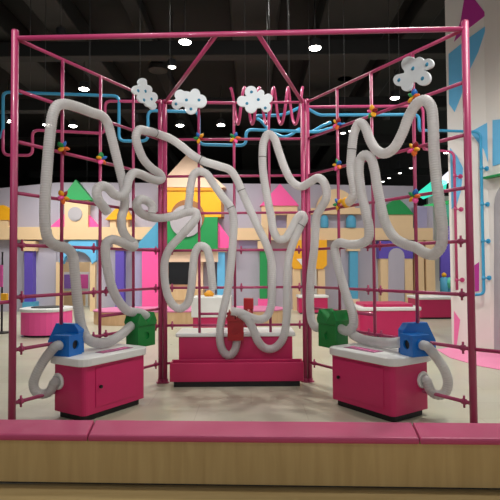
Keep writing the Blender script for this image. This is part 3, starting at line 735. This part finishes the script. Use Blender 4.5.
# ------------------------------------------------------------------ clouds
def cloud(lobes, dots, panel, label, off=.05, th=.03):
    cx = sum(l[0] for l in lobes) / len(lobes); cy = sum(l[1] for l in lobes) / len(lobes)
    out = []; n = 96
    for k in range(n):
        a = 2 * PI * k / n; dx, dy = math.cos(a), math.sin(a); best = 2
        for lx, ly, r in lobes:
            ex, ey = lx - cx, ly - cy; pr = ex * dx + ey * dy; dd = ex * ex + ey * ey - pr * pr
            if dd < r * r: best = max(best, pr + math.sqrt(r * r - dd))
        out.append((cx + dx * best, cy + dy * best))
    P = [panel.at(x, y, off + th) for x, y in out]
    h = thing('cloud_panel', label, 'cloud', panel.at(cx, max(y for x, y in out), off), group='white cloud signs on the frame')
    b = B(); prism(b, P, -panel.n * th, .004); obj('plate', b, 'cloud_white', h)
    for x, y in dots:
        c = panel.at(x, y, off + th); b = B(); M = Matrix.Translation(c) @ panel.n.to_track_quat('Z', 'Y').to_matrix().to_4x4()
        lathe(b, [(.021, -.002), (.021, .004), (.012, .012), (.003, .014)], M, 14); obj('bolt_cap', b, 'dot_blue', h)
    c = panel.at(cx, cy, 0)
    b = B(); box(b, (-.02, -off - .001, -.05), (.02, 0, .05), 0, face_matrix(c, panel.n)); obj('bracket', b, 'frame_pink', h)
cloud([(143, 82.5, 4.5), (137.5, 90, 4.8), (147.5, 90, 5), (144, 97, 6), (152.5, 97.5, 5.5), (150, 102, 5), (153.5, 106, 3.6)], [(138.2, 90.7), (145.5, 91.2), (144, 100), (151.5, 99)], PNL, 'white cloud sign on the left panel beside the corner post')
cloud([(180, 95, 5.5), (195, 93.5, 5), (176.5, 104, 5), (200, 101, 6.8), (191, 108, 6.2), (186, 99, 8)], [(186.5, 100), (199, 100), (176, 104), (191, 109)], PNB, 'white cloud sign at the left end of the centre panel')
cloud([(251, 92, 6.2), (242.5, 101, 5.6), (258, 100, 8), (268, 98, 4.6), (266, 107, 5), (251, 107, 6), (261, 93, 3.4)], [(251.5, 92), (258.3, 99.6), (247, 103.5), (265.3, 108)], PNB, 'white cloud sign near the middle of the centre panel')
cloud([(409, 64.5, 8), (419, 61.5, 4.5), (428, 63.5, 5), (414, 72, 10), (422.5, 78, 7.5), (399, 80, 6), (406, 86, 5.2)], [(413, 68.5), (427, 64.5), (399, 80), (422.5, 78.5)], PNR, 'white cloud sign high on the right panel near the outer post')

# ------------------------------------------------------------------ pinwheels
CL = ['yellow', 'orange', 'red', 'blue', 'yellow', 'leaf_green', 'hot_pink']
def pinwheel(panel, px, py, shift, label, size=.075):
    c = panel.at(px, py, .035); h = thing('pinwheel', label, 'pinwheel', c, group='multicoloured pinwheels on the frame')
    q = panel.n.to_track_quat('Z', 'Y').to_matrix().to_4x4()
    b = B(); bmesh.ops.create_uvsphere(b, u_segments=12, v_segments=8, radius=.022, matrix=Matrix.Translation(c)); obj('hub', b, CL[shift % 7], h, True)
    for k in range(5):
        a = 2 * PI * k / 5 + shift; d = (q.to_3x3() @ Vector((math.cos(a), math.sin(a), .25 + .2 * math.sin(3 * k)))).normalized()
        b = B(); lathe(b, [(.012, 0), (.032, size * .3), (.034, size * .55), (.022, size * .85), (.004, size * 1.05)], Matrix.Translation(c + d * .008) @ d.to_track_quat('Z', 'Y').to_matrix().to_4x4() @ Matrix.Diagonal((1, .65, 1, 1)), 12)
        obj('petal', b, CL[(k * 2 + shift + 1) % 7], h, True)
    b = B(); tube(b, [c, c - panel.n * .035], .01, 8); obj('pin', b, 'strap', h)
for i, (p, x, y, l) in enumerate([
    (PNL, 62.5, 148, 'pinwheel on the upright nearest the left outer post, upper one'),
    (PNL, 101, 159, 'pinwheel on the second upright of the left panel beside the hose'),
    (PNL, 62.5, 197, 'pinwheel by the green triangular roof, lower one on its upright'),
    (PNB, 199.3, 138, 'pinwheel on the centre panel below the leftmost of its clouds'),
    (PNB, 234.8, 138, 'pinwheel on the middle upright of the centre panel'),
    (PNR, 337.8, 124, 'topmost pinwheel on the right panel upright nearest the corner'),
    (PNR, 372.8, 112, 'pinwheel on the middle upright of the right panel'),
    (PNR, 414.3, 97, 'pinwheel just below the cloud on the right panel'),
    (PNR, 338, 165, 'middle pinwheel on the right panel upright nearest the corner'),
    (PNR, 414.5, 149, 'pinwheel on the right panel inside the big hose bend, upper one'),
    (PNR, 338.5, 204, 'lowest pinwheel on the right panel upright nearest the corner'),
    (PNR, 415, 196.5, 'pinwheel above the green sloping block, lowest on its upright')]):
    pinwheel(p, x, y, i * 3 % 7, 'multicoloured ' + l)
# yellow mouth at the open hose end
c = PNR.at(345.5, 203, .1); b = B(); d = (PNR.at(345, 203.4, .1) - PNR.at(348, 202, .1)).normalized()
lathe(b, [(.062, -.05), (.066, -.045), (.068, 0), (.05, .005), (.05, -.02)], Matrix.Translation(c) @ d.to_track_quat('Z', 'Y').to_matrix().to_4x4(), 20)
tag(obj('hose_mouth', b, 'yellow', smooth=True), 'yellow ring mouth on the open hose end at right panel', 'ring')

# ------------------------------------------------------------------ decorative pipes behind the frame
YP = 8.7
def pipe(name, P, m, label, hangers=(), r=.028, brackets=()):
    pts = [q if isinstance(q, Vector) else U(q[0], q[1], q[2] if len(q) > 2 else YP) for q in P]
    F = fillet(pts, .11); h = thing(name, label, 'pipe', min(F, key=lambda v: v.z).copy())
    b = B(); tube(b, F, r, 12); obj('tube', b, m, h)
    for x, y in hangers:
        q = U(x, y, YP); b = B(); tube(b, [q, (q.x, q.y, H_CEIL)], .005, 6); obj('hanger', b, 'wire', h)
    for q in brackets:
        b = B(); e_ = q - nR * .135 + uR * .07; tube(b, [q, e_], .014, 8); tube(b, [q - Vector((0, 0, .03)), q + Vector((0, 0, .03))], r * 1.25, 12); tube(b, [e_ + nR * .015, e_ - nR * .005], .045, 12); obj('wall_bracket', b, m, h)
pipe('decor_pipe', [(-14, 140), (1, 137), (3, 130), (3, 92), (60, 94), (119, 96), (119, 141), (148, 141), (148, 110.5), (199, 112), (199, 144.5), (246, 145.5), (246, 129.5), (318, 132), (345, 124)], 'pipe_blue', 'blue pipe zigzagging at ceiling height behind the left and centre panels', [(30, 93), (90, 95), (170, 111), (290, 131)])
RWp = lambda x, y: RW(x, y, .14)
pipe('decor_pipe', [(256, 116), (284, 115), (303, 106), (312, 111), (319, 115), (419, 114.5), (419, 130.5), RWp(440, 130.5), RWp(480.5, 132), RWp(484, 294), RWp(474, 295)], 'pipe_blue', 'blue pipe running from behind the right panel down the white wall', [(270, 115), (345, 115), (400, 115)], brackets=[RWp(481.3, 168), RWp(482, 204), RWp(482.8, 241), RWp(483.6, 278)])
pipe('decor_pipe', [(3, 122), (3, 155), (32.5, 155.5), (32.5, 130), (105, 133.5), (105, 101), (232, 103)], 'pipe_pink', 'pink pipe zigzagging at ceiling height behind the left panel', [(45, 130), (89, 133), (140, 102)], r=.026)
pipe('decor_pipe', [(306, 107), (423, 106), (423.5, 149), RWp(438, 150.5), RWp(454, 152), RWp(457, 290)], 'pipe_pink', 'pink pipe bending from behind the right panel down the white wall', [(330, 107), (390, 107)], r=.026, brackets=[RWp(454.8, 176), RWp(455.4, 209), RWp(456.6, 280)])
P = []
c0 = U(231, 106, 8.0); c1 = U(303, 106, 8.0)
for k in range(0, 121):
    f = k / 120; a = f * 5 * 2 * PI
    P.append(c0.lerp(c1, f) + Vector((0, .22 * math.sin(a), .29 * math.cos(a))))
h = thing('coil_pipe', 'pink spiral pipe hanging behind the centre cloud', 'pipe', P[60].copy()); b = B(); tube(b, P, .024, 10); obj('tube', b, 'pipe_pink', h)
for k in (24, 96):
    b = B(); tube(b, [P[k], Vector((P[k].x, P[k].y, H_CEIL))], .005, 6); obj('hanger', b, 'wire', h)
P = [U(x, y, 9.2) for x, y in ((257, 118), (262, 122), (268, 129), (276, 134), (284, 137), (292, 134), (300, 129), (310, 132), (322, 126), (332, 122))]
h = thing('decor_pipe', 'thin light blue wavy pipe behind the hose arch of the centre panel', 'pipe', P[4].copy()); b = B(); tube(b, catmull(P, .05), .028, 10); obj('tube', b, 'pipe_blue', h)
for q in (P[2], P[7]):
    b = B(); tube(b, [q, Vector((q.x, q.y, H_CEIL))], .005, 6); obj('hanger', b, 'wire', h)

# ------------------------------------------------------------------ ceiling: ducts, beams, lamps
def duct(name, lo, hi, m, label, cat='duct', bev=.05):
    b = B(); box(b, lo, hi, bev); tag(obj(name, b, m), label, cat)
duct('duct', (-6.6, 6, 6.95), (-5.5, 43.9, 7.55), 'duct', 'broad grey duct running into the distance at the far left of the ceiling')
duct('duct', (-4.6, 6, 7.05), (-3.9, 43.9, 7.55), 'duct', 'grey duct running above the left panel under the dark ceiling')
duct('duct', (-2.7, 8, 7.2), (-2.35, 43.9, 7.55), 'duct_dark', 'narrow dark duct above the left corner post')
duct('duct', (1.6, 7, 7.0), (3.2, 30, 7.55), 'duct_dark', 'wide dark duct above the right panel')
duct('duct', (-.4, 9, 7.25), (.7, 43.9, 7.55), 'duct', 'grey ribbed duct above the centre panel')
duct('duct', (3.7, 8, 7.1), (4.2, 43.9, 7.55), 'duct_dark', 'narrow dark duct left of the white wall')
for i, (y, z, l) in enumerate(((11.5, 6.55, 'dark steel ceiling beam nearest the frame'), (15.0, 6.4, 'low dark steel ceiling beam above the far wall'), (20, 6.55, 'dark steel ceiling beam beyond the far wall'), (27, 6.55, 'farthest dark steel ceiling beam'))):
    duct('ceiling_beam', (-12, y, z), (14, y + .35, z + .35), 'duct_dark', l, 'beam', .02)
def ring(px, py, label):
    d = ray(px, py); p = O + d * ((7.0 - CAM_Z) / d.z); b = B()
    lathe(b, [(.21, 0), (.26, .01), (.26, .12), (.23, .14), (.21, .12)], Matrix.Translation(p), 28); h = thing('air_diffuser', label, 'vent', p)
    obj('ring', b, 'duct', h); b = B(); lathe(b, [(.06, .03), (.1, .05), (.1, .08)], Matrix.Translation(p), 20); obj('core', b, 'duct', h)
    b = B(); tube(b, [p + Vector((0, 0, .08)), Vector((p.x, p.y, H_CEIL + .02))], .06, 10); box(b, p + Vector((-.23, -.02, .06)), p + Vector((.23, .02, .09))); obj('stem', b, 'duct', h)
ring(158, 71, 'round ceiling air diffuser above the left cloud'); ring(345, 79, 'round ceiling air diffuser above the right panel')

LIGHTS = [(185, 42, 6.3, 1, 'bright ceiling lamp on a rod below the front beam, left of the left brace'),
          (315, 48, 6.3, 1, 'bright ceiling lamp right of the right brace'),
          (84, 89, 6.3, 1, 'bright ceiling lamp seen through the left panel, right of its first upright'),
          (395, 98, 6.3, 1, 'bright ceiling lamp seen left of the right panel cloud'),
          (8, 121, 6.3, 1, 'ceiling lamp at the left edge beside the outer post'),
          (47, 125, 6.3, 1, 'ceiling lamp behind the left hose bend'),
          (73, 126, 6.3, 1, 'ceiling lamp between the first two uprights of left panel'),
          (180, 125.5, 6.3, 1, 'ceiling lamp right of the left corner post, below the blue pipe'),
          (221, 125, 6.3, 1, 'ceiling lamp left of the middle upright of centre panel'),
          (172, 67, 6.3, 0, 'dim ceiling lamp beside the round air diffuser'),
          (61, 37, 6.3, 0, 'dim ceiling lamp just under the front beam near its left end'),
          (411, 168, 6.6, 0, 'distant ceiling lamp inside the right hose bend, nearest the upright'),
          (400, 173, 6.6, 0, 'distant ceiling lamp inside the right hose bend, second from the upright'),
          (389, 178, 6.6, 0, 'distant ceiling lamp inside the right hose bend, third from the upright'),
          (383, 181.5, 6.6, 0, 'distant ceiling lamp just above the far wall at right'),
          (351, 131, 6.3, 0, 'distant ceiling lamp left of the tall hose arch on the right panel'),
          (343, 133, 6.3, 0, 'distant ceiling lamp beside the corner upright of right panel')]
def lamp(p, bright, label, power, rod=True, spot=150, energy=None):
    h = thing('ceiling_lamp', label, 'lamp', p, group='ceiling lamps')
    r = .125 if bright else .09
    b = B(); lathe(b, [(r * 1.02, 0), (r * 1.08, .0), (r * 1.08, .16), (r * .5, .2)], Matrix.Translation(p), 20); obj('housing', b, 'plinth', h)
    b = B(); lathe(b, [(r * .5, -.035), (r, -.01), (r, .005)], Matrix.Translation(p), 20); obj('lens', b, 'lamp_glow' if bright else 'lamp_dim', h)
    b = B(); tube(b, [p + Vector((0, 0, .2)), Vector((p.x, p.y, H_CEIL))], .012, 8); obj('rod', b, 'wire', h)
    if power:
        ld = bpy.data.lights.new('lamp_light', 'SPOT'); ld.energy = power; ld.spot_size = math.radians(spot); ld.spot_blend = .9; ld.shadow_soft_size = .12
        ld.color = (1, .99, .93)
        lo = bpy.data.objects.new('lamp_light', ld); COL.objects.link(lo); lo.parent = h; lo.location = (0, 0, -.18)
for x, y, z, br, l in LIGHTS:
    d = ray(x, y); p = O + d * ((z - CAM_Z) / d.z)
    lamp(p, br, l, 270 if br and p.y < 19 else 0)
# unseen fill lamps added overhead, beside the frame and behind the walls
for x, y, pw, l in ((-3.2, 4.2, 260, 'added fill lamp overhead, left of the bench'), (3.0, 4.0, 260, 'added fill lamp overhead, right of the bench'),
                    (-.2, .4, 260, 'added fill lamp overhead, above the camera'), (-7, 12, 420, 'added fill lamp far left of the frame'),
                    (3.4, 6.0, 620, 'added fill lamp overhead before the white right-hand wall'), (-.3, 8.6, 400, 'added fill lamp overhead, behind the centre panel'), (9.2, 16, 420, 'added fill lamp behind the white right-hand wall'), (7.7, 19.3, 520, 'added fill lamp beyond the right end of the far wall'), (-6.5, 19.9, 260, 'added fill lamp over the passage behind the blue arch'), (2.3, 20.6, 260, 'added fill lamp over the passage behind the yellow arch')):
    lamp(Vector((x, y, 6.9 if y < 19 else (6.0 if x > 5 else 4.2))), 1, l, pw)
# unseen track spots added in front as fill for the frame and clouds
tr = thing('added_fill_track', 'added unseen track with three fill spotlights hung in front of the frame', 'track', Vector((-.2, 1.2, 4.9)))
b = B(); box(b, (-3.2, 1.17, 4.9), (2.8, 1.23, 4.95)); obj('rail', b, 'plinth', tr)
for x in (-3, 2.6):
    b = B(); tube(b, [Vector((x, 1.2, 4.95)), Vector((x, 1.2, H_CEIL))], .012, 8); obj('rod', b, 'wire', tr)
for x, tx in ((-2.6, -1.4), (-.2, -.2), (2.0, 1.7)):
    p = Vector((x, 1.2, 4.75)); d = (Vector((tx, 6.3, 3.6)) - p).normalized(); Q = d.to_track_quat('-Z', 'Y').to_matrix().to_4x4()
    b = B(); lathe(b, [(.24, .02), (.26, .02), (.26, .2), (.1, .3)], Matrix.Translation(p) @ Q, 16); obj('fill_spot_head', b, 'plinth', tr)
    ld = bpy.data.lights.new('lamp_light', 'SPOT'); ld.energy = 300; ld.spot_size = math.radians(62); ld.spot_blend = .8; ld.shadow_soft_size = .25; ld.color = (1, .98, .96)
    lo = bpy.data.objects.new('lamp_light', ld); COL.objects.link(lo); lo.parent = tr
    lo.matrix_local = Matrix.Translation(-Vector(tr.location)) @ Matrix.Translation(p + d * .02) @ Q
# wall-washers above the far wall
for x, l in ((-7.5, 'left'), (-3.5, 'second'), (0.3, 'third'), (4.2, 'right')):
    p = Vector((x, 15.2, 6.1)); h = thing('ceiling_lamp', 'dark spotlight under the low ceiling beam aimed at the far wall, %s of four' % l, 'lamp', p, group='ceiling lamps')
    b = B(); lathe(b, [(.1, 0), (.11, .0), (.11, .22), (.05, .26)], Matrix.Translation(p) @ Matrix.Rotation(.5, 4, 'X'), 16); obj('housing', b, 'plinth', h)
    ld = bpy.data.lights.new('lamp_light', 'SPOT'); ld.energy = 205; ld.spot_size = math.radians(120); ld.spot_blend = .9; ld.shadow_soft_size = .1; ld.color = (1, .98, .93)
    lo = bpy.data.objects.new('lamp_light', ld); COL.objects.link(lo); lo.parent = h; lo.location = (0, .06, -.08)
    lo.rotation_euler = (math.radians(32), 0, 0)

# ------------------------------------------------------------------ world and view
w = bpy.data.worlds.new('world'); S.world = w; w.use_nodes = True
w.node_tree.nodes['Background'].inputs[0].default_value = (.95, .97, 1, 1); w.node_tree.nodes['Background'].inputs[1].default_value = .6
S.view_settings.view_transform = 'Standard'; S.view_settings.look = 'None'
S.view_settings.exposure = 0; S.view_settings.gamma = 1
S.view_settings.use_curve_mapping = False
